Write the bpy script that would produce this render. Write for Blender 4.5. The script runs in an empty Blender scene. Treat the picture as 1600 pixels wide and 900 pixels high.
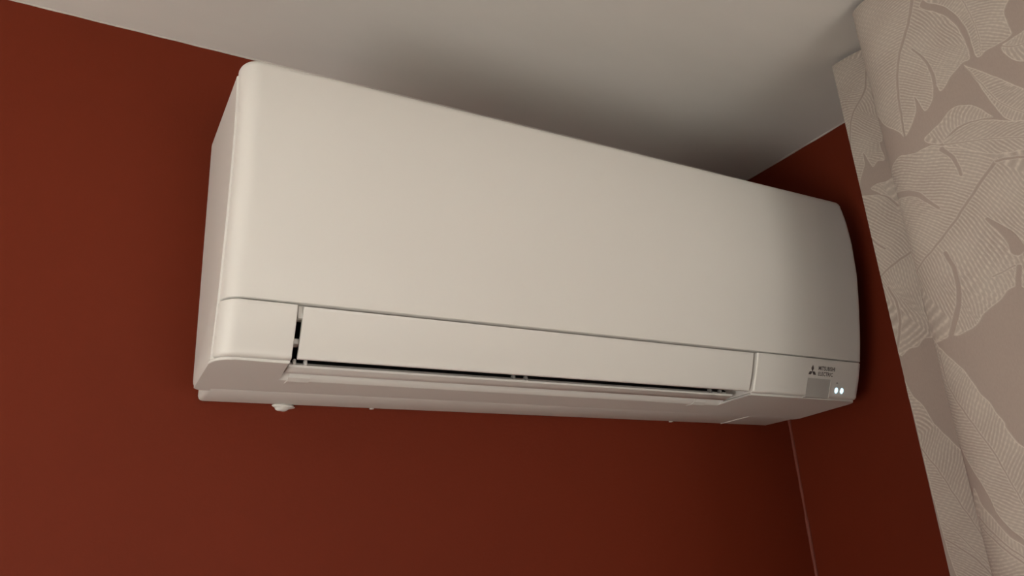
import bpy, bmesh, math
import numpy as np
from mathutils import Matrix, Vector

scene = bpy.context.scene
Z0 = 2.05                      # height of the air conditioner's lower edge above the floor

# ------------------------------------------------------------------ camera
F_PX = 1222.343
CAM_POS = (-0.10536, -0.82525, Z0 - 0.17451)
CAM_RIGHT = (0.872973, -0.484196, -0.058919)
CAM_UP = (-0.114466, -0.320782, 0.940211)
CAM_BACK = (-0.474147, -0.814035, -0.335458)
cam_data = bpy.data.cameras.new('camera')
cam_data.sensor_width = 36.0
cam_data.lens = F_PX / 1600.0 * 36.0
cam_data.clip_start = 0.01
cam = bpy.data.objects.new('camera', cam_data)
scene.collection.objects.link(cam)
m = Matrix((CAM_RIGHT, CAM_UP, CAM_BACK)).transposed().to_4x4()
m.translation = CAM_POS
cam.matrix_world = m
scene.camera = cam

# ------------------------------------------------------------------ world, exposure
world = bpy.data.worlds.new('world')
scene.world = world
world.use_nodes = True
world.node_tree.nodes['Background'].inputs[0].default_value = (0.02, 0.018, 0.016, 1)
world.node_tree.nodes['Background'].inputs[1].default_value = 0.0
scene.view_settings.view_transform = 'Standard'
scene.view_settings.look = 'None'
scene.view_settings.gamma = 1.0
scene.view_settings.use_curve_mapping = False
scene.view_settings.exposure = 0.0

# floor lamps (out of frame, behind the camera), one of them added; their glow is in their builder
LAMP_A = (0.46, -2.00, Z0 - 0.40)
LAMP_A_STRENGTH = 4.6
ADDED_LAMP_C = (-0.15, -2.30, Z0 - 0.45)  # lamp added between the other two to soften the curtain's shadow edge
ADDED_LAMP_C_STRENGTH = 3.1
LAMP_B = (-1.20, -0.82, Z0 - 0.55)
LAMP_B_STRENGTH = 8.7
LAMP_COLOR = (1.0, 0.985, 0.93)
SHADE_R, SHADE_H = 0.32, 0.42

# ------------------------------------------------------------------ helpers
COL = scene.collection
R = math.radians

def link(name, mesh, material, parent=None, smooth=False):
    o = bpy.data.objects.new(name, mesh)
    COL.objects.link(o)
    if material: mesh.materials.append(material)
    if smooth:
        for p in mesh.polygons: p.use_smooth = True
    if parent: o.parent = parent
    return o

def from_bm(name, bm, material, parent=None, smooth=False, angle=None):
    bmesh.ops.recalc_face_normals(bm, faces=bm.faces)
    me = bpy.data.meshes.new(name)
    bm.to_mesh(me); bm.free()
    o = link(name, me, material, parent, smooth or angle is not None)
    if angle is not None:
        me.set_sharp_from_angle(angle=R(angle))
    return o

def tag(o, label=None, cat=None, kind=None, group=None):
    if label: o['label'] = label
    if cat: o['category'] = cat
    if kind: o['kind'] = kind
    if group: o['group'] = group
    return o

def empty(name, loc, label, cat):
    o = bpy.data.objects.new(name, None)
    COL.objects.link(o); o.location = loc
    o.empty_display_size = 0.05
    return tag(o, label, cat)

def add_box(bm, x0, x1, y0, y1, z0, z1, bevel=0.0, seg=2):
    vs = [bm.verts.new((x, y, z)) for x in (x0, x1) for y in (y0, y1) for z in (z0, z1)]
    fs = [(0,1,3,2), (4,6,7,5), (0,4,5,1), (2,3,7,6), (0,2,6,4), (1,5,7,3)]
    faces = [bm.faces.new([vs[i] for i in f]) for f in fs]
    if bevel:
        es = list({e for f in faces for e in f.edges})
        bmesh.ops.bevel(bm, geom=es, offset=bevel, segments=seg, profile=0.5, affect='EDGES')

def add_prism(bm, poly, x0, x1, bevel=0.0, seg=2, bevel_sel=None):
    """poly: (y, z) outline, extruded along x"""
    a = [bm.verts.new((x0, y, z)) for y, z in poly]
    b = [bm.verts.new((x1, y, z)) for y, z in poly]
    n = len(poly)
    fs = [bm.faces.new(a), bm.faces.new(b[::-1])]
    for i in range(n):
        fs.append(bm.faces.new((a[i], b[i], b[(i+1) % n], a[(i+1) % n])))
    if bevel:
        es = list({e for f in fs for e in f.edges})
        if bevel_sel: es = [e for e in es if bevel_sel(e)]
        bmesh.ops.bevel(bm, geom=es, offset=bevel, segments=seg, profile=0.5, affect='EDGES')

def add_loft(bm, rows):
    """rows of closed loops, capped"""
    vr = [[bm.verts.new(p) for p in r] for r in rows]
    n = len(rows[0])
    for a, b in zip(vr, vr[1:]):
        for i in range(n):
            bm.faces.new((a[i], a[(i+1) % n], b[(i+1) % n], b[i]))
    bm.faces.new(vr[0][::-1]); bm.faces.new(vr[-1])

def add_lathe(bm, prof, cx, cy, n=32):
    rows = [[(cx + r*math.cos(2*math.pi*i/n), cy + r*math.sin(2*math.pi*i/n), z) for i in range(n)] for r, z in prof]
    add_loft(bm, rows)

def node_mat(name, color, rough=0.5, spec=0.5, vary=0.0, vary_scale=6.0, bump=0.0, bump_scale=300.0, stretch=(1,1,1), emit=None, emit_s=0.0):
    mt = bpy.data.materials.new(name); mt.use_nodes = True
    nt = mt.node_tree; b = nt.nodes['Principled BSDF']
    b.inputs['Base Color'].default_value = (*color, 1)
    b.inputs['Roughness'].default_value = rough
    b.inputs['Specular IOR Level'].default_value = spec
    tc = nt.nodes.new('ShaderNodeTexCoord')
    mp = nt.nodes.new('ShaderNodeMapping'); mp.inputs['Scale'].default_value = stretch
    nt.links.new(tc.outputs['Object'], mp.inputs['Vector'])
    if vary:
        nz = nt.nodes.new('ShaderNodeTexNoise'); nz.inputs['Scale'].default_value = vary_scale; nz.inputs['Detail'].default_value = 4
        nt.links.new(mp.outputs[0], nz.inputs['Vector'])
        rp = nt.nodes.new('ShaderNodeMapRange'); rp.inputs['From Min'].default_value = 0.3; rp.inputs['From Max'].default_value = 0.7
        rp.inputs['To Min'].default_value = 1 - vary; rp.inputs['To Max'].default_value = 1 + vary
        nt.links.new(nz.outputs[0], rp.inputs['Value'])
        mx = nt.nodes.new('ShaderNodeVectorMath'); mx.operation = 'SCALE'; mx.inputs[0].default_value = color
        nt.links.new(rp.outputs[0], mx.inputs['Scale']); nt.links.new(mx.outputs[0], b.inputs['Base Color'])
    if bump:
        n2 = nt.nodes.new('ShaderNodeTexNoise'); n2.inputs['Scale'].default_value = bump_scale; n2.inputs['Detail'].default_value = 3
        nt.links.new(mp.outputs[0], n2.inputs['Vector'])
        bp = nt.nodes.new('ShaderNodeBump'); bp.inputs['Strength'].default_value = bump; bp.inputs['Distance'].default_value = 0.002
        nt.links.new(n2.outputs[0], bp.inputs['Height']); nt.links.new(bp.outputs[0], b.inputs['Normal'])
    if emit:
        b.inputs['Emission Color'].default_value = (*emit, 1); b.inputs['Emission Strength'].default_value = emit_s
    return mt

WHITE = node_mat('white_plastic', (0.80, 0.785, 0.75), 0.42, 0.4, 0.006, 3.0)
WHITE2 = node_mat('white_plastic_casing', (0.77, 0.755, 0.72), 0.5, 0.35, 0.006, 3.0)
DARK = node_mat('black_plastic', (0.012, 0.011, 0.011), 0.55, 0.3, 0.1, 20.0)
GREYP = node_mat('grey_plastic', (0.22, 0.21, 0.20), 0.5, 0.3, 0.05, 20.0)
SENSOR = node_mat('sensor_window_plastic', (0.52, 0.52, 0.50), 0.3, 0.5, 0.01, 20.0)
PRINT = node_mat('grey_print', (0.10, 0.085, 0.085), 0.6, 0.3, 0.02, 40.0)
LED = node_mat('led_lens', (0.5, 0.75, 0.85), 0.4, 0.5, emit=(0.50, 0.84, 1.0), emit_s=1.9)
REDWALL = node_mat('dark_red_wall_paint', (0.165, 0.0225, 0.0070), 0.62, 0.18, 0.05, 2.5, 0.12, 260.0)
CEIL = node_mat('ceiling_paint', (0.72, 0.695, 0.66), 0.85, 0.2, 0.03, 5.0, 0.16, 55.0, (1, 2.4, 1))
BEAD = node_mat('filler_bead', (0.62, 0.57, 0.53), 0.7, 0.2, 0.05, 30.0)
REDBEAD = node_mat('painted_corner_bead', (0.23, 0.055, 0.036), 0.5, 0.35, 0.08, 40.0)
FLOORM = node_mat('pale_carpet', (0.40, 0.345, 0.29), 0.5, 0.4, 0.25, 3.0, stretch=(1, 9, 1))
CREAM = node_mat('cream_wall_paint', (0.48, 0.445, 0.39), 0.8, 0.2, 0.03, 3.0, 0.1, 200.0)
FILLER = node_mat('white_filler', (0.72, 0.70, 0.66), 0.75, 0.25, 0.08, 120.0, 0.3, 200.0)
METAL = node_mat('brushed_metal', (0.35, 0.33, 0.30), 0.35, 0.5, 0.05, 50.0)
RAILM = node_mat('rail_white', (0.7, 0.69, 0.66), 0.45, 0.4, 0.01, 9.0)

# ------------------------------------------------------------------ room shell
XL, XR, YB, YF, ZC = -2.55, 0.845, 0.0, -3.3, Z0 + 0.416
def slab(name, b, mt):
    bm = bmesh.new(); add_box(bm, *b)
    return tag(from_bm(name, bm, mt), kind='structure')
T = 0.1
slab('wall_back', (XL-T, XR+T, YB, YB+T, 0, ZC), REDWALL)
slab('wall_right', (XR, XR+T, YF-T, YB, 0, ZC), REDWALL)
slab('wall_left', (XL-T, XL, YF-T, YB, 0, ZC), CREAM)
slab('wall_front', (XL, XR, YF-T, YF, 0, ZC), CREAM)
slab('floor', (XL-T, XR+T, YF-T, YB+T, -T, 0), FLOORM)
slab('ceiling', (XL-T, XR+T, YF-T, YB+T, ZC, ZC+T), CEIL)

def bead(name, axis, mt, r=0.0016):
    """thin wobbly bead of paint/filler along a room corner"""
    bm = bmesh.new(); rng = np.random.RandomState(4)
    rows = []; n = 160
    for i in range(n+1):
        k = i / n; w = r * (0.8 + 0.5*rng.rand())
        if axis == 'x': c = (XL + k*(XR-XL), YB, ZC); ring = [(0,0,0), (0,-w,0), (0,-w*0.35,-w*0.35), (0,0,-w)]
        elif axis == 'y': c = (XR, YF + k*(YB-YF), ZC); ring = [(0,0,0), (-w,0,0), (-w*0.35,0,-w*0.35), (0,0,-w)]
        else: c = (XR, YB, k*ZC); ring = [(0,0,0), (-w,0,0), (-w*0.35,-w*0.35,0), (0,-w,0)]
        rows.append([(c[0]+a, c[1]+b_, c[2]+d) for a, b_, d in ring])
    add_loft(bm, rows)
    return tag(from_bm(name, bm, mt, smooth=True), kind='structure')
bead('trim_1', 'x', BEAD, 0.0014)
bead('trim_2', 'y', BEAD, 0.0016)
bead('trim_3', 'z', REDBEAD, 0.0030)

# ------------------------------------------------------------------ air conditioner
AC = empty('air_conditioner', (0, 0, Z0), 'white wall-mounted air conditioner high on the dark red wall', 'air conditioner')
FZ = [-.004, .0043, .030, .0516, .0826, .1245, .1675, .213, .245, .265, .290]
FY = [-.1565, -.160, -.1715, -.179, -.187, -.1955, -.2025, -.205, -.2035, -.2005, -.195]
_zz = np.linspace(-.004, .29, 295); _yy = np.interp(_zz, FZ, FY)
_k = np.hanning(25); _k /= _k.sum()
_pad = np.concatenate([2*_yy[0]-_yy[1:13][::-1], _yy, 2*_yy[-1]-_yy[-13:-1][::-1]])
_yy = np.convolve(_pad, _k, 'valid')
def F(z): return float(np.interp(z, _zz, _yy))       # front profile of the unit

XLB, XRB = -0.008, 0.800                              # outer side faces
def plan(xl, xr, rl, rr, depth):
    """plan outline, y measured back from the front face; rl / rr corner radii (0 = straight cut). Points with outward normals."""
    pts = []
    if rl:
        pts.append((xl, depth, -1, 0))
        for a in np.linspace(0, math.pi/2, 10):
            pts.append((xl + rl - rl*math.cos(a), rl - rl*math.sin(a), -math.cos(a), -math.sin(a)))
    else:
        pts += [(xl, depth, 0, 0), (xl, .0013, 0, -1), (xl + .0013, 0, 0, -1)]
    for k in range(1, 8):
        x = xl + rl + (xr-rr-xl-rl)*k/8; pts.append((x, 0, 0, -1))
    if rr:
        for a in np.linspace(0, math.pi/2, 10):
            pts.append((xr - rr + rr*math.sin(a), rr - rr*math.cos(a), math.sin(a), -math.cos(a)))
        pts.append((xr, depth, 1, 0))
    else:
        pts += [(xr - .0008, 0, 0, -1), (xr, .0008, 0, -1), (xr, depth, 0, 0)]
    return pts

def shell(name, xl, xr, rl, rr, z0, z1, r0, r1, depth, mt, off=0.0, nz=26, parent=AC):
    pl = plan(xl, xr, rl, rr, depth)
    rows = []
    def row(z, zf, inset):
        rows.append([(x - nx*inset, F(zf) + off + y - ny*inset, z) for x, y, nx, ny in pl])
    for a in np.linspace(0, math.pi/2, 7)[:-1]:
        row(z0 + r0 - r0*math.cos(a), z0 + r0, r0*(1-math.sin(a)))
    for k in range(nz+1):
        z = z0 + r0 + (z1 - r1 - z0 - r0)*k/nz; row(z, z, 0)
    for a in np.linspace(0, math.pi/2, 7)[1:]:
        row(z1 - r1 + r1*math.sin(a), z1 - r1, r1*(1-math.cos(a)))
    bm = bmesh.new(); add_loft(bm, rows)
    return from_bm(name, bm, mt, parent, angle=38)

OX0, OX1 = 0.0565, 0.6070                             # air outlet
fp = shell('front_panel', XLB+.0016, XRB-.0010, .018, .011, .0523, .2778, .0010, .011, .0185, WHITE)
shell('corner_cover', XLB+.0012, OX0, .018, 0, .0062, .0508, .0042, .0008, .0185, WHITE, nz=12)
rc = shell('corner_cover', OX1, XRB-.0008, 0, .011, .0062, .0508, .0042, .0008, .0185, WHITE, nz=12)
rc['label'] = 'lower right cover with printed logo, sensor window and two lights'

def U(y): return .0036 + (y + .155) * (-.0040/.105)   # underside of the casing

# end blocks of the casing: outer side panels
def end_poly():
    zs = np.linspace(.0052, .2625, 26)
    poly = [(F(z) + .0165, z) for z in zs]
    poly += [(-.0515, .2625), (-.049, .260), (-.049, .012), (-.0498, .0075), (-.052, .0042), (-.056, .0022), (-.062, .0018)]
    return poly
for nm, a, b in (('side_panel', XLB, .010), ('side_panel', .785, XRB)):
    bm = bmesh.new()
    add_prism(bm, end_poly(), a, b, .0011, 2, lambda e, xo=(a if a < 0 else b): all(abs(v.co.x - xo) < 1e-6 for v in e.verts))
    from_bm(nm, bm, WHITE2, AC, angle=30)
# inner body behind the front panel, end blocks next to the outlet
bm = bmesh.new()
zs = np.linspace(.0535, .262, 16)
add_prism(bm, [(F(z) + .010, z) for z in zs] + [(-.05, .262), (-.05, .0535)], .009, .786)
inner = lambda: [(F(z) + .010, z) for z in np.linspace(.0062, .054, 6)] + [(-.06, .054), (-.06, .0062)]
add_prism(bm, inner(), .009, OX0 - .0003)
add_prism(bm, inner(), OX1 + .0003, .786)
from_bm('body', bm, WHITE2, AC, angle=30)

# top grille slats (above eye level)
bm = bmesh.new()
for k in range(9):
    y = -.060 - k*.013
    add_box(bm, .02, .78, y-.0016, y+.0016, .262, .2665)
from_bm('top_grille', bm, WHITE2, AC)

# underside cover: a U around the outlet
def under_outline():
    r = .018; f = F(.0043) + .0040; pts = []
    for a in np.linspace(0, math.pi/2, 6): pts.append((XLB + .007 - .007*math.sin(a), -.0585 + .007*math.cos(a)))
    for a in np.linspace(0, math.pi/2, 8): pts.append((XLB + r - r*math.cos(a), f + r - r*math.sin(a)))
    pts += [(OX0, f), (OX0 - .0006, f + .006), (OX0 + .002, -.101), (OX1 - .003, -.101), (OX1 + .0006, f + .006), (OX1, f)]
    r = .011
    for a in np.linspace(0, math.pi/2, 7): pts.append((XRB - r + r*math.sin(a), f + r - r*math.cos(a)))
    for a in np.linspace(0, math.pi/2, 6): pts.append((XRB - .007 + .007*math.cos(a), -.0585 + .007*math.sin(a)))
    return pts
bm = bmesh.new()
ol = under_outline()
lo = [bm.verts.new((x, y, U(y))) for x, y in ol]; hi = [bm.verts.new((x, y, U(y) + .0024)) for x, y in ol]
n = len(ol)
f0 = bm.faces.new(lo); bm.faces.new(hi[::-1])
for i in range(n): bm.faces.new((lo[i], lo[(i+1) % n], hi[(i+1) % n], hi[i]))
es = [e for e in f0.edges]
bmesh.ops.bevel(bm, geom=es, offset=.0011, segments=3, profile=0.5, affect='EDGES')
from_bm('bottom_cover', bm, WHITE2, AC, angle=12)

# rear chassis against the wall
bm = bmesh.new(); add_box(bm, .0035, .7935, -.062, 0, -.0004, .258, .0045, 3)
# keep the wall side flat
from_bm('chassis', bm, WHITE2, AC, angle=30)
bm = bmesh.new(); add_box(bm, .7005, .7015, -.058, -.004, -.0011, .0004)
from_bm('chassis_seam', bm, WHITE, AC)

# outlet: dark duct, its pale rear lip, vanes, louvers
bm = bmesh.new()
prof = [(-.1015, .0015), (-.1075, .0035), (-.1130, .0085), (-.1165, .0150)]
a = [bm.verts.new((OX0 - .0005, y, z)) for y, z in prof + [(-.1145, .016), (-.1110, .0100), (-.1050, .0050), (-.1000, .0032)]]
b = [bm.verts.new((OX1 + .0005, v.co.y, v.co.z)) for v in a]
n = len(a)
bm.faces.new(a); bm.faces.new(b[::-1])
for i in range(n): bm.faces.new((a[i], b[i], b[(i+1) % n], a[(i+1) % n]))
from_bm('outlet_lip', bm, WHITE, AC, angle=40)
bm = bmesh.new()
duct = [(-.1150, .0148), (-.085, .045), (-.085, .0525), (F(.0525)+.0105, .0525), (F(.0525)+.0105, .0515), (-.0865, .0515), (-.0865, .046), (-.1162, .0158)]
add_prism(bm, duct, OX0, OX1)
from_bm('outlet_duct', bm, DARK, AC)
bm = bmesh.new()
for x in (OX0 + .0002, ):
    add_box(bm, x - .0004, x, -.158, -.088, .012, .0515)
from_bm('duct_wall', bm, DARK, AC)

VX0, VX1 = .0619, .6025
vz = np.linspace(.0076, .0505, 14)
poly = [(F(z) + .0024, z) for z in vz] + [(F(z) + .0062, z) for z in vz[::-1]]
bm = bmesh.new(); add_prism(bm, poly, VX0, VX1, .0007, 2, lambda e: True)
vane = from_bm('vane', bm, WHITE, AC, angle=35)
# vane arms seen in the gap at the left end
for (x0, x1, y0, y1, z0, z1, mt) in ((.0580, .0640, -.172, -.160, .0405, .0520, WHITE2), (.0580, .0640, -.160, -.148, .0205, .0255, WHITE2)):
    bm = bmesh.new(); add_box(bm, x0, x1, y0, y1, z0, z1, .0008)
    from_bm('vane_arm', bm, mt, vane, angle=30)

# lower vane lying along the outlet
bm = bmesh.new()
poly = [(-.1365, .0088), (-.1378, .0074), (-.1368, .0056), (-.1290, .0042), (-.1215, .0036), (-.1192, .0048), (-.1210, .0064), (-.1300, .0078)]
add_prism(bm, poly, OX0 + .0030, OX1 - .010, .0006, 1, lambda e: abs(e.verts[0].co.x - e.verts[1].co.x) < 1e-6)
lv = from_bm('lower_vane', bm, WHITE2, AC, angle=35)
for x in (.0645, .0745, .290, .305, .560, .576):
    bm = bmesh.new(); add_box(bm, x-.0014, x+.0014, -.1400, -.1345, .0076, .0125, .0006)
    from_bm('vane_pin', bm, GREYP if x > .2 else WHITE2, lv, angle=30)
for k in range(11):
    x = .085 + k*.049
    bm = bmesh.new(); add_prism(bm, [(-.140, .020), (-.112, .022), (-.100, .046), (-.138, .046)], x, x+.0016)
    from_bm('louver', bm, DARK, AC)

# fixing clips on the rear lip of the outlet
for x0, x1 in ((.0672, .0872), (.561, .581)):
    bm = bmesh.new(); e = .0005
    poly = [(-.1165-e, .0145), (-.1130-e*.8, .0085-e*.6), (-.1075-e*.4, .0035-e), (-.1015, .0015-e*1.6), (-.0935, U(-.0935)-e), (-.0915, U(-.0915)-e*.4),
            (-.0915, U(-.0915)+.001), (-.1005, .0030), (-.1060, .0050), (-.1120, .0095)]
    add_prism(bm, poly, x0, x1)
    from_bm('clip', bm, WHITE2, AC)

# printed logo, sensor window, lights on the right cover
def on_front(x, z, lift=.0003):
    """matrix: local x along the unit, local y up the front, local z out of it"""
    t = Vector((0, F(z+.002)-F(z-.002), .004)).normalized(); nrm = Vector((1,0,0)).cross(t)
    mm = Matrix((Vector((1,0,0)), t, nrm)).transposed().to_4x4()
    mm.translation = Vector((x, F(z), z)) + nrm*lift
    return mm
def flat(name, polys, x, z, mt, parent, th=.0003, lift=.0):
    bm = bmesh.new()
    for poly in polys:
        a = [bm.verts.new((px, py, 0)) for px, py in poly]; b = [bm.verts.new((px, py, th)) for px, py in poly]
        n = len(poly); bm.faces.new(a[::-1]); bm.faces.new(b)
        for i in range(n): bm.faces.new((a[i], a[(i+1) % n], b[(i+1) % n], b[i]))
    o = from_bm(name, bm, mt, parent)
    o.matrix_local = on_front(x, z, lift)
    return o
# three diamonds
def diamond(c, ang, ln, w):
    ca, sa = math.cos(ang), math.sin(ang)
    pts = [(0, 0), (ln/2, w/2), (ln, 0), (ln/2, -w/2)]
    return [(c[0] + px*ca - py*sa, c[1] + px*sa + py*ca) for px, py in pts]
L_ = .0078
flat('logo', [diamond((0, .0002), R(90), L_, L_*.60), diamond((0, 0), R(210), L_, L_*.60), diamond((0, 0), R(330), L_, L_*.60)], .7034, .0348, PRINT, rc)
def text(name, body, x, z, width, height, mt, parent):
    cu = bpy.data.curves.new(name, 'FONT'); cu.body = body; cu.size = 1; cu.extrude = 0; cu.offset = .012; cu.resolution_u = 2
    tmp = bpy.data.objects.new('tmp', cu); COL.objects.link(tmp)
    dg = bpy.context.evaluated_depsgraph_get(); me = bpy.data.meshes.new_from_object(tmp.evaluated_get(dg))
    bpy.data.objects.remove(tmp); bpy.data.curves.remove(cu)
    co = np.empty(len(me.vertices)*3); me.vertices.foreach_get('co', co); co = co.reshape(-1, 3)
    mn, mx = co.min(0), co.max(0); co[:, 0] = (co[:, 0]-mn[0])/(mx[0]-mn[0])*width; co[:, 1] = (co[:, 1]-mn[1])/(mx[1]-mn[1])*height; co[:, 2] = 0
    me.vertices.foreach_set('co', co.ravel()); me.update()
    me.materials.clear()
    o = link(name, me, mt, parent); o.matrix_local = on_front(x, z, .0003)
    return o
text('brand_lettering', 'MITSUBISHI', .7142, .0370, .0305, .0052, PRINT, rc)
text('brand_lettering', 'ELECTRIC', .7142, .0304, .0270, .0050, PRINT, rc)
# sensor window follows the curve of the cover down to its lower edge
bm = bmesh.new()
zs = np.linspace(.0050, .0268, 8); g = []
for z in zs:
    g.append([(.6965, F(z) - .0004, z), (.7388, F(z) - .0004, z), (.7388, F(z) + .004, z), (.6965, F(z) + .004, z)])
add_loft(bm, g)
o = from_bm('sensor_window', bm, SENSOR, rc, angle=35); o['label'] = 'grey square sensor window'
bm = bmesh.new()
g = [[(.7388, F(z) - .0007, z), (.7399, F(z) - .0007, z), (.7399, F(z) + .004, z), (.7388, F(z) + .004, z)] for z in zs]
add_loft(bm, g); from_bm('window_edge', bm, WHITE, rc, angle=35)
for x in (.7520, .7625):
    circ = [(.0027*math.cos(2*math.pi*i/20), .0035*math.sin(2*math.pi*i/20)) for i in range(20)]
    o = flat('indicator_light', [circ], x, .0148, LED, rc, .0006); o['label'] = 'glowing pale blue indicator light'
flat('printed_mark', [[(-.0016, -.0008), (.0016, -.0008), (.0016, -.0003), (-.0016, -.0003)], [(-.0012, .0004), (-.0002, .0010), (.0012, .0006), (0, .0002)]], .7516, .0236, PRINT, rc, .0002, .0001)

# lump of filler on the wall under the unit
rng = np.random.RandomState(3)
def lump(name, label, cx, cz, rx, ry, rz, seed):
    bm = bmesh.new(); bmesh.ops.create_icosphere(bm, subdivisions=4, radius=1)
    for v in bm.verts:
        p = v.co
        w = 1 + .10*math.sin(3.1*p.x + seed) + .09*math.sin(5.3*p.z + 2*seed + p.x*2) + .05*math.sin(9*p.x + 4*p.y)
        q = Vector((p.x*rx*w, p.y*ry*w, p.z*rz*w))
        if p.x > 0: q.z *= 1 - .55*p.x
        v.co = Vector((cx, -.0005 if q.y > -.0005 and p.y > 0.3 else 0, cz)) + Vector((q.x, min(q.y, 0) - .0003, q.z))
    bmesh.ops.remove_doubles(bm, verts=bm.verts, dist=1e-6)
    return tag(from_bm(name, bm, FILLER, smooth=True), label, 'filler')
lump('filler_lump', 'small white lump of filler stuck below the lower left of the air conditioner', .0885, Z0 - .0020, .0125, .0075, .0048, 1.0)
lump('filler_speck', 'tiny white filler speck below the middle-left of the air conditioner', .1855, Z0 - .0003, .0030, .0024, .0009, 2.2)
lump('filler_speck', 'tiny white filler speck under the right part of the air conditioner', .6130, Z0 - .0002, .0038, .0022, .0008, 3.1)

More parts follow.
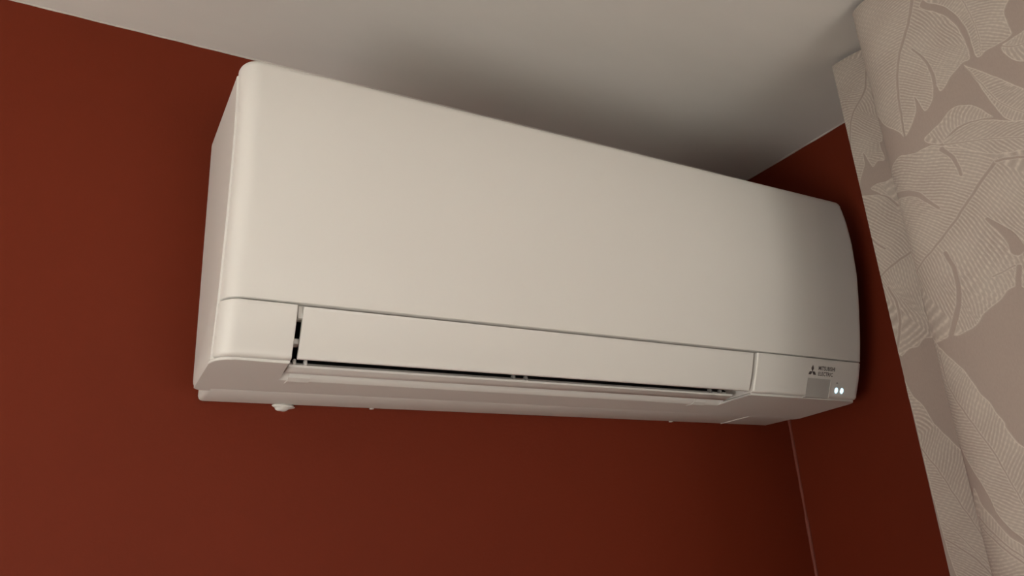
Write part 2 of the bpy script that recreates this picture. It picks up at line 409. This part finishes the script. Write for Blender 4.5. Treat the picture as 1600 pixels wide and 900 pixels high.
# ------------------------------------------------------------------ curtain
PLAN = [(0.7005,-0.2955),(0.7015,-0.312),(0.706,-0.335),(0.709,-0.352),(0.702,-0.365),(0.685,-0.3695),(0.665,-0.371),(0.648,-0.373),(0.6375,-0.378),(0.632,-0.388),(0.63,-0.402),(0.631,-0.425),(0.635,-0.455),(0.64,-0.49),(0.647,-0.525),(0.657,-0.555),(0.672,-0.578),(0.69,-0.592),(0.702,-0.608),(0.7,-0.63),(0.682,-0.645),(0.66,-0.655),(0.642,-0.672),(0.634,-0.7),(0.636,-0.735),(0.645,-0.77),(0.662,-0.8),(0.685,-0.82),(0.7,-0.84),(0.698,-0.865),(0.678,-0.882),(0.655,-0.895),(0.638,-0.915),(0.634,-0.95),(0.64,-0.985),(0.655,-1.015),(0.68,-1.04),(0.694,-1.07)]
LEAVES = [
    ([(134,446.3),(131,410.8),(132.4,360.1),(133.3,318.2),(141.4,295.9),(134.2,282.1),(142.7,264.5),(150.7,249.9),(163.4,236.2),(168.4,227.6),(179.9,238.4),(187.1,250.9),(188.2,264.8),(191.3,254.7),(193.7,244.1),(199.2,246.2),(206.4,256.5),(209.9,274.1),(211.6,264.9),(213.3,257.4),(220.2,261),(228,268.6),(239.8,275.3),(248.3,278.3),(246.8,307.3),(241.3,326.4),(230.8,344.6),(216.5,360.7),(218.7,381.9)],
     [(215.7,384),(211.2,373.7),(204.3,356.1),(192.7,335),(183.9,318.7),(176.4,297.4),(172.5,276.1),(170.6,256.1),(168.2,228.3)], 3.4,
     [([(198.2,318.4),(206.3,302.5),(210.3,285.3),(210.7,268.5)],1.4,3.2)]),
    ([(222.7,379),(222.6,363.1),(235.5,349.6),(246.4,330.1),(252,306.1),(252.3,277.8),(256.6,273.6),(262,276.3),(276.9,277.2),(283.5,279.1),(287.3,282.7),(286.4,297.3),(287,309),(291.6,330.7)],
     [(253,357.3),(257.8,328.4),(260.1,297.8),(256.6,273.6)], 0.5,
     []),
    ([(275.4,274.1),(276.6,263.5),(283,253),(302.2,244.1),(311.6,282.2),(293.7,278.9),(284.3,276.6)],
     [(275.4,274.1),(286.5,267.5),(307.4,265.1)], 0.8,
     []),
    ([(239.8,273.1),(247.3,265.5),(259.6,250.8),(271.3,236.2),(292.5,205.2),(286.8,182.5),(263.2,197.6),(257.2,209.8),(251.5,230.6),(246.6,252.6)],
     [(239.8,273.1),(251.4,242.9),(260.8,218.3),(287.6,185.7)], 0.5,
     []),
    ([(187.7,216.9),(203.4,223.8),(218.9,234.5),(232.3,231.4),(241.7,223.3),(252.1,206.8),(243,209.3),(227.7,212.6),(213.8,210.1),(201.9,201.8),(189.3,209.1)],
     [(201.9,201.8),(213.8,210.1),(227.7,212.6),(243,209.3),(252.1,206.8)], 0.6,
     []),
    ([(202,200.7),(215.4,208.5),(227.7,211.2),(242.8,208.3),(263.1,197.1),(286.6,181.8),(277.1,144.2),(246,165),(221,185.5)],
     [(202,200.7),(243.7,186.6),(283.6,169.6)], 0.8,
     []),
    ([(196.7,202.8),(188.6,205.9),(173.6,205.5),(158.6,210.3),(149.1,208),(138.9,201.1),(132.7,189),(131.6,171),(129.3,135.7),(129.4,112.3),(130.3,81.6),(134.3,81.6),(133.9,53.8),(134.4,30.1),(140.8,10.4),(156,9.6),(162.7,11.8),(165.5,10.3),(172.1,9.1),(189.6,14),(198.2,23.3),(211.8,29.3),(222.7,37.6),(229.7,40.3),(232.2,46.2),(234.3,37.2),(245.1,35.4),(260.8,96.5),(273.5,130),(280.7,158.4),(247,169.1),(221.4,187.2)],
     [(244,163.2),(228.3,150.2),(211.9,135.4),(190.9,116.4),(169.5,100.9),(150,90.1),(134.1,80.7)], 2.9,
     [([(200.3,196.7),(208.6,182),(211.3,162.6)],4.5,2.2),([(134.8,174.1),(155.4,167.4),(167.7,159.5),(175.2,148.4),(183.4,138.2)],7.7,2.2),([(177.8,91.3),(182.1,74.4),(182.2,60.2),(182.1,55.8),(178.3,39.6),(171,24.5),(163.5,11.2)],3.8,5.4),([(222.2,110.2),(230.6,98),(237.5,84.1),(239.8,73)],2.9,12.0),([(243.8,162.3),(253.9,160.7),(279.1,152.1)],1.9,1.9),([(236.6,56.4),(230.9,36.6)],4.5,4.8),([(213.6,54.4),(224.5,56.3),(234,59)],0.8,0.8)]),
    ([(139.3,10.3),(147.5,4.5),(153.6,-4.9),(164.6,-19.6),(171.2,-32.8),(175.7,-46.8),(182.2,-57.7),(186.7,-69.6),(190.4,-78),(191.1,-83.3),(195.7,-95.6),(200.9,-102),(210.8,-112.3),(191.2,-187.5),(180.2,-178.6),(171.9,-168.8),(163.7,-156.3),(160.8,-144.8),(157,-132.2),(147.4,-108.5),(135.1,-77.3),(135,-48.6)],
     [(144.6,-2.5),(145.2,-28.3),(149.4,-44.3),(155.7,-59.6),(165.2,-80.5),(173.7,-100.4),(179.7,-121),(184.8,-137.6),(188,-149),(195.9,-169.7)], 1.4,
     []),
    ([(145.4,-130.2),(151.3,-147.2),(160.7,-160.9),(170,-175.7),(189.7,-193.4),(183.5,-217),(133.8,-217.1),(133.7,-191.8),(135.2,-159.4)],
     [(142.3,-156.4),(162.2,-179.9),(176.4,-192.9),(187,-203.8)], 1.6,
     [([(144,-166.3),(159.7,-182.9),(175.2,-197.4)],1.3,1.3)]),
    ([(-6.4,413.1),(19.5,411.2),(42.9,404.9),(46.6,353),(41,284.2),(35.4,277.6),(36.9,255.3),(28.6,256.4),(21.9,251.8),(18.5,258.7),(13.9,274.3),(12.9,260.2),(5.6,247.4),(-3.3,234.8),(-6.5,271),(-3.8,306.2),(-2.1,380.4)],
     [(47.2,394.9),(39.5,374.2),(34.2,354.9),(25,342.6),(13.5,331.6),(6.3,316.1),(-2.5,281.7),(-3.1,258.1),(-3.3,234.8)], 2.4,
     []),
    ([(12.9,226.1),(19.5,229.5),(31.6,227.9),(44.9,224.2),(42.4,160.8),(42.4,118.9),(39.2,64.2),(45.2,35.2),(32.4,34.6),(23.5,28),(13.8,27.5),(0.1,24.2),(-3.4,66.1),(-5.8,145.8),(-5.2,217),(10.5,218.8),(23,214.9)],
     [(52.4,138.3),(39.3,134.5),(21.3,128.1),(2.4,119.9),(-13.1,108.8)], 2.9,
     [([(19.7,216.3),(29.3,208.5),(38.5,193.7)],1.0,2.6),([(-1.5,167.7),(5.9,157.3),(12.7,148.6)],1.9,1.9),([(6,102.9),(11.2,84.6),(11.3,66.1),(6.3,47.4),(-0.7,31.3)],2.2,2.9)]),
    ([(-1.5,-2),(5.4,-22.7),(14.1,-35.8),(20.5,-55.4),(23.3,-60),(32.9,-75.3),(39.6,-85.9),(43.9,-92.2),(40.9,-108.7),(46.1,-118.6),(48.6,-151.6),(54.4,-176.8),(50,-221.2),(10.8,-220.4),(1.7,-147.6),(1,-50.1)],
     [(-3.3,-69.6),(3.1,-84.4),(12.9,-103.3),(22.5,-127.1),(31.5,-150.1),(40.2,-172.3),(45.6,-191.9),(49.3,-211)], 1.3,
     [([(5.4,-157.2),(22,-174.7),(45.2,-207.4)],0.6,0.6),([(4.2,-173.7),(28.3,-192.9),(41.1,-210.7)],1.3,1.3)]),
]

def feather_leaf(p0, p1, w):
    """a plain pointed leaf of the same pattern: outline, midrib, midrib width, slits"""
    a = np.array(p0, float); d = np.array(p1, float) - a; L = math.hypot(*d); d /= L; n = np.array((-d[1], d[0]))
    prof = [(0, 0), (.12, .55), (.3, .95), (.5, 1), (.7, .8), (.88, .42), (1, 0)]
    side = lambda s: [tuple((a + d*L*k + n*w*q*s).round(1)) for k, q in prof]
    return (side(1) + side(-1)[::-1][1:-1], [tuple(a + d*L*k + n*w*.12*math.sin(k*3)) for k in (0, .33, .66, 1)], 1.4, [])
LEAVES += [feather_leaf((310, 32), (258, -62), 20), feather_leaf((300, -190), (224, -96), 21), feather_leaf((245, -236), (205, -170), 15), feather_leaf((306, -75), (268, -108), 11)]
def spline(P, n=24):
    P = np.array(P); Q = np.vstack([2*P[0]-P[1], P, 2*P[-1]-P[-2]]); out = []
    for i in range(1, len(Q)-2):
        a, b, c, d = Q[i-1], Q[i], Q[i+1], Q[i+2]
        for t in np.arange(n)/n:
            out.append(.5*(2*b+(c-a)*t+(2*a-5*b+4*c-d)*t*t+(3*b-a-3*c+d)*t**3))
    out.append(P[-1]); out = np.array(out)
    s = np.concatenate([[0], np.cumsum(np.hypot(*np.diff(out, axis=0).T))])
    return out, s

def seg_dist(U_, V_, poly, closed=False):
    """distance, arc position and signed side to a polyline"""
    P = np.array(poly, float)
    if closed: P = np.vstack([P, P[:1]])
    best = np.full(U_.shape, 1e9); sb = np.zeros(U_.shape); sd = np.ones(U_.shape); acc = 0.0
    for a, b in zip(P, P[1:]):
        e = b - a; L = math.hypot(*e)
        if L < 1e-6: continue
        t = np.clip(((U_-a[0])*e[0] + (V_-a[1])*e[1])/L**2, 0, 1)
        dx = U_-a[0]-t*e[0]; dy = V_-a[1]-t*e[1]; d = np.hypot(dx, dy)
        mk = d < best
        best = np.where(mk, d, best); sb = np.where(mk, acc + t*L, sb)
        sd = np.where(mk, np.sign(e[0]*dy - e[1]*dx), sd); acc += L
    return best, sb, sd, acc

def inside(U_, V_, poly):
    c = np.zeros(U_.shape, bool); n = len(poly)
    for i in range(n):
        x0, y0 = poly[i]; x1, y1 = poly[(i+1) % n]
        if y0 == y1: continue
        c ^= ((y0 > V_) != (y1 > V_)) & (U_ < (x1-x0)*(V_-y0)/(y1-y0) + x0)
    return c

def weave(Um, Vm, fine):
    """woven leaf pattern: 0 ground cloth, about 1 leaf, above 1 raised outline (coordinates in mm of cloth)"""
    val = np.zeros(Um.shape)
    lean = [.5, .4, .5, .3, .35, 1.6, .22, -.75, -.6, .5, .22, -.75, .7, .7, .7, .7]
    wob = .35*np.sin(Um*.31 + .7*np.sin(Vm*.23)) + .25*np.sin(Vm*.47 + Um*.21)
    wob2 = .35*np.sin(Vm*.33 + .9*np.sin(Um*.19)) + .25*np.sin(Um*.53 - Vm*.17)
    for li, (poly, mid, mw, slits) in enumerate(LEAVES):
        cp = spline([poly[-1]] + list(poly) + [poly[0], poly[1]], 4)[0]; poly = [tuple(p) for p in cp[4:-4]]
        mid = spline(mid, 8)[0]; slits = [(spline(g, 6)[0], a, b) for g, a, b in slits]
        pa = np.array(poly); mn = pa.min(0) - 2; mx = pa.max(0) + 2
        idx = np.nonzero((Um > mn[0]) & (Um < mx[0]) & (Vm > mn[1]) & (Vm < mx[1]))
        if len(idx[0]) == 0: continue
        u = Um[idx] + .6*wob[idx]; v = Vm[idx] + .6*wob2[idx]
        de = seg_dist(u, v, poly, True)[0]; ins = inside(u, v, poly)
        sdist = np.where(ins, de, -de)
        dm, s, side, Lm = seg_dist(u, v, mid)
        lam = 3.1; kk = lean[li]
        q = (s - kk*dm*(1 + .006*dm))/math.sqrt(1 + kk*kk) + .9*np.sin(dm*.10 + side) + .3*np.sin(s*.21 + side*2)
        st = .5 + .5*np.sin(2*math.pi*q/lam + .9*np.sin(s*.13 + dm*.11 + li))
        amp = .60 + .40*np.sin(u*.071 + v*.05 + li) + .35*np.sin(v*.113 - u*.09 + 2*li)
        amp = np.clip(amp, .10, 1)*fine[idx]
        body = .92 + .08*np.sin(u*.9)*np.sin(v*.8) - .74*amp*st**2.6 + .16*(1-st)**4
        edge = np.exp(-((sdist-.65)/.8)**2)
        body = np.maximum(body, 1.22*edge)
        # midrib and slits are ground cloth with a raised rim
        grooves = [(mid, mw, mw*.5)] + list(slits)
        for gl, w0, w1 in grooves:
            dg, sg, _, Lg = seg_dist(u, v, gl)
            w = .5*(w0 + (w1-w0)*np.clip(sg/max(Lg, 1e-6), 0, 1))
            rim = np.exp(-((dg-w-.6)/.7)**2)
            body = np.maximum(body, 1.15*rim)
            body = body*np.clip((dg-w+.25)/.5, 0, 1)
        a = np.clip((sdist+.3)/.6, 0, 1)
        val[idx] = val[idx]*(1-a) + body*a
    return val

def build_curtain():
    pts, S = spline(PLAN)
    total = S[-1]
    uu = np.concatenate([np.arange(0, .315, .00075), np.arange(.315, total, .0022), [total]])
    top = .4085
    vv = np.concatenate([np.arange(top, -.245, -.00075), np.arange(-.245, -Z0 + .03, -.006), [-Z0 + .03]])
    px = np.interp(uu, S, pts[:, 0]); py = np.interp(uu, S, pts[:, 1])
    k = np.array([1, 2, 3, 2, 1.]); 
    tx = np.gradient(px, uu); ty = np.gradient(py, uu); tl = np.hypot(tx, ty); nx, ny = ty/tl, -tx/tl     # towards the room
    UU, VV = np.meshgrid(uu, vv)
    um, vm = UU*1000, VV*1000
    # the woven pattern repeats beyond the stretch that faces the camera
    far_u = um > 315; um = np.where(far_u, 132 + np.mod(um - 132, 183), um)
    far_v = vm < -245; vm = np.where(far_v, -245 + np.mod(vm + 245, 650), vm)
    val = weave(um, vm, np.where(far_u | far_v, .3, 1.0))
    # soft gathers: the hanging cloth waves a little more towards the floor
    amp = .0012 + .010*np.clip(-(VV + .30)/1.7, 0, 1)
    gx = amp*np.sin(UU*9 + VV*3.1) * np.clip(UU/.05, 0, 1)
    h = .00022*np.clip(val, 0, 1.3) + gx*0.6
    X = px[None, :] + nx[None, :]*h; Y = py[None, :] + ny[None, :]*h; Z = VV + Z0
    nr, nc = UU.shape
    co = np.stack([X, Y, Z], -1).reshape(-1, 3).astype(np.float32)
    i = np.arange(nr*nc).reshape(nr, nc)
    q = np.stack([i[:-1, :-1], i[1:, :-1], i[1:, 1:], i[:-1, 1:]], -1).reshape(-1, 4).astype(np.int32)
    me = bpy.data.meshes.new('curtain')
    me.vertices.add(len(co)); me.vertices.foreach_set('co', co.ravel())
    me.loops.add(q.size); me.loops.foreach_set('vertex_index', q.ravel())
    me.polygons.add(len(q)); me.polygons.foreach_set('loop_start', np.arange(0, q.size, 4, dtype=np.int32))
    me.polygons.foreach_set('use_smooth', np.ones(len(q), bool))
    me.update(calc_edges=True); me.validate()
    at = me.attributes.new('weave', 'FLOAT', 'POINT'); at.data.foreach_set('value', val.ravel().astype(np.float32))
    mt = bpy.data.materials.new('leaf_patterned_curtain_cloth'); mt.use_nodes = True
    nt = mt.node_tree; b = nt.nodes['Principled BSDF']
    an = nt.nodes.new('ShaderNodeAttribute'); an.attribute_name = 'weave'
    cr = nt.nodes.new('ShaderNodeValToRGB')
    cr.color_ramp.elements[0].position = 0.0; cr.color_ramp.elements[0].color = (*CLOTH_GROUND, 1)
    cr.color_ramp.elements[1].position = 0.72; cr.color_ramp.elements[1].color = (*CLOTH_LEAF, 1)
    e = cr.color_ramp.elements.new(1.0); e.color = (*CLOTH_RIM, 1)
    sc = nt.nodes.new('ShaderNodeMath'); sc.operation = 'MULTIPLY'; sc.inputs[1].default_value = .80
    nt.links.new(an.outputs['Fac'], sc.inputs[0]); nt.links.new(sc.outputs[0], cr.inputs[0])
    tc = nt.nodes.new('ShaderNodeTexCoord'); nz = nt.nodes.new('ShaderNodeTexNoise'); nz.inputs['Scale'].default_value = 900
    mp = nt.nodes.new('ShaderNodeMapping'); mp.inputs['Scale'].default_value = (1, 1, .35)
    nt.links.new(tc.outputs['Object'], mp.inputs[0]); nt.links.new(mp.outputs[0], nz.inputs['Vector'])
    mr = nt.nodes.new('ShaderNodeMapRange'); mr.inputs['To Min'].default_value = .93; mr.inputs['To Max'].default_value = 1.07
    nt.links.new(nz.outputs[0], mr.inputs['Value'])
    ml = nt.nodes.new('ShaderNodeVectorMath'); ml.operation = 'SCALE'
    nt.links.new(cr.outputs[0], ml.inputs[0]); nt.links.new(mr.outputs[0], ml.inputs['Scale']); nt.links.new(ml.outputs[0], b.inputs['Base Color'])
    b.inputs['Roughness'].default_value = .8; b.inputs['Specular IOR Level'].default_value = .15
    b.inputs['Sheen Weight'].default_value = .08
    o = link('curtain', me, mt)
    return tag(o, 'beige curtain woven with pale tropical leaves, hanging beside the air conditioner', 'curtain')
CLOTH_GROUND = (0.415, 0.342, 0.302)
CLOTH_LEAF = (0.495, 0.435, 0.382)
CLOTH_RIM = (0.72, 0.655, 0.58)
build_curtain()

# ceiling track that carries the curtain (hidden behind its top edge)
rail = empty('curtain_rail', (.675, -.70, ZC), 'white ceiling track carrying the leaf-patterned curtain', 'curtain rail')
bm = bmesh.new(); add_box(bm, -.010, .010, -.40, .30, -.006, 0, .0012)
from_bm('track', bm, RAILM, rail, angle=30)
for y in (-.40, .30):
    bm = bmesh.new(); add_box(bm, -.012, .012, y-.004, y+.004, -.0065, 0, .001)
    from_bm('end_cap', bm, RAILM, rail, angle=30)

# ------------------------------------------------------------------ floor lamps behind the camera, one added for softer shade: the room's light
def floor_lamp(loc, strength, label):
    x, y, zc = loc
    lamp = empty('floor_lamp', (x, y, 0), label, 'lamp')
    lamp['group'] = 'floor lamps'
    gl = node_mat('lit_shade_fabric', (0.85, 0.80, 0.72), 0.8, 0.2, emit=LAMP_COLOR, emit_s=strength)
    r, h = SHADE_R, SHADE_H
    bm = bmesh.new(); add_lathe(bm, [(.145, 0), (.15, .006), (.148, .016), (.03, .022), (.018, .03)], 0, 0)
    from_bm('base', bm, METAL, lamp, angle=40)
    bm = bmesh.new(); add_lathe(bm, [(.011, .025), (.011, zc - h/2 + .01)], 0, 0, 16)
    from_bm('pole', bm, METAL, lamp, angle=40)
    bm = bmesh.new(); add_lathe(bm, [(r*.97, zc - h/2), (r, zc - h/2 + .004), (r*.93, zc + h/2 - .004), (r*.90, zc + h/2)], 0, 0, 48)
    sh = from_bm('lamp_shade', bm, gl, lamp, angle=40)
    for zz, rr in ((zc - h/2 + .006, r*1.001), (zc + h/2 - .006, r*.933)):
        bm = bmesh.new(); add_lathe(bm, [(rr, zz - .006), (rr + .003, zz - .005), (rr + .003, zz + .005), (rr, zz + .006)], 0, 0, 48)
        from_bm('shade_trim', bm, RAILM, sh, angle=40)
floor_lamp(LAMP_A, LAMP_A_STRENGTH, 'floor lamp with a wide lit drum shade, nearer the curtain')
floor_lamp(LAMP_B, LAMP_B_STRENGTH, 'floor lamp with a wide lit drum shade, beside the red wall far left')
floor_lamp(ADDED_LAMP_C, ADDED_LAMP_C_STRENGTH, 'added floor lamp with a wide lit drum shade, unseen, to soften the curtain shadow')
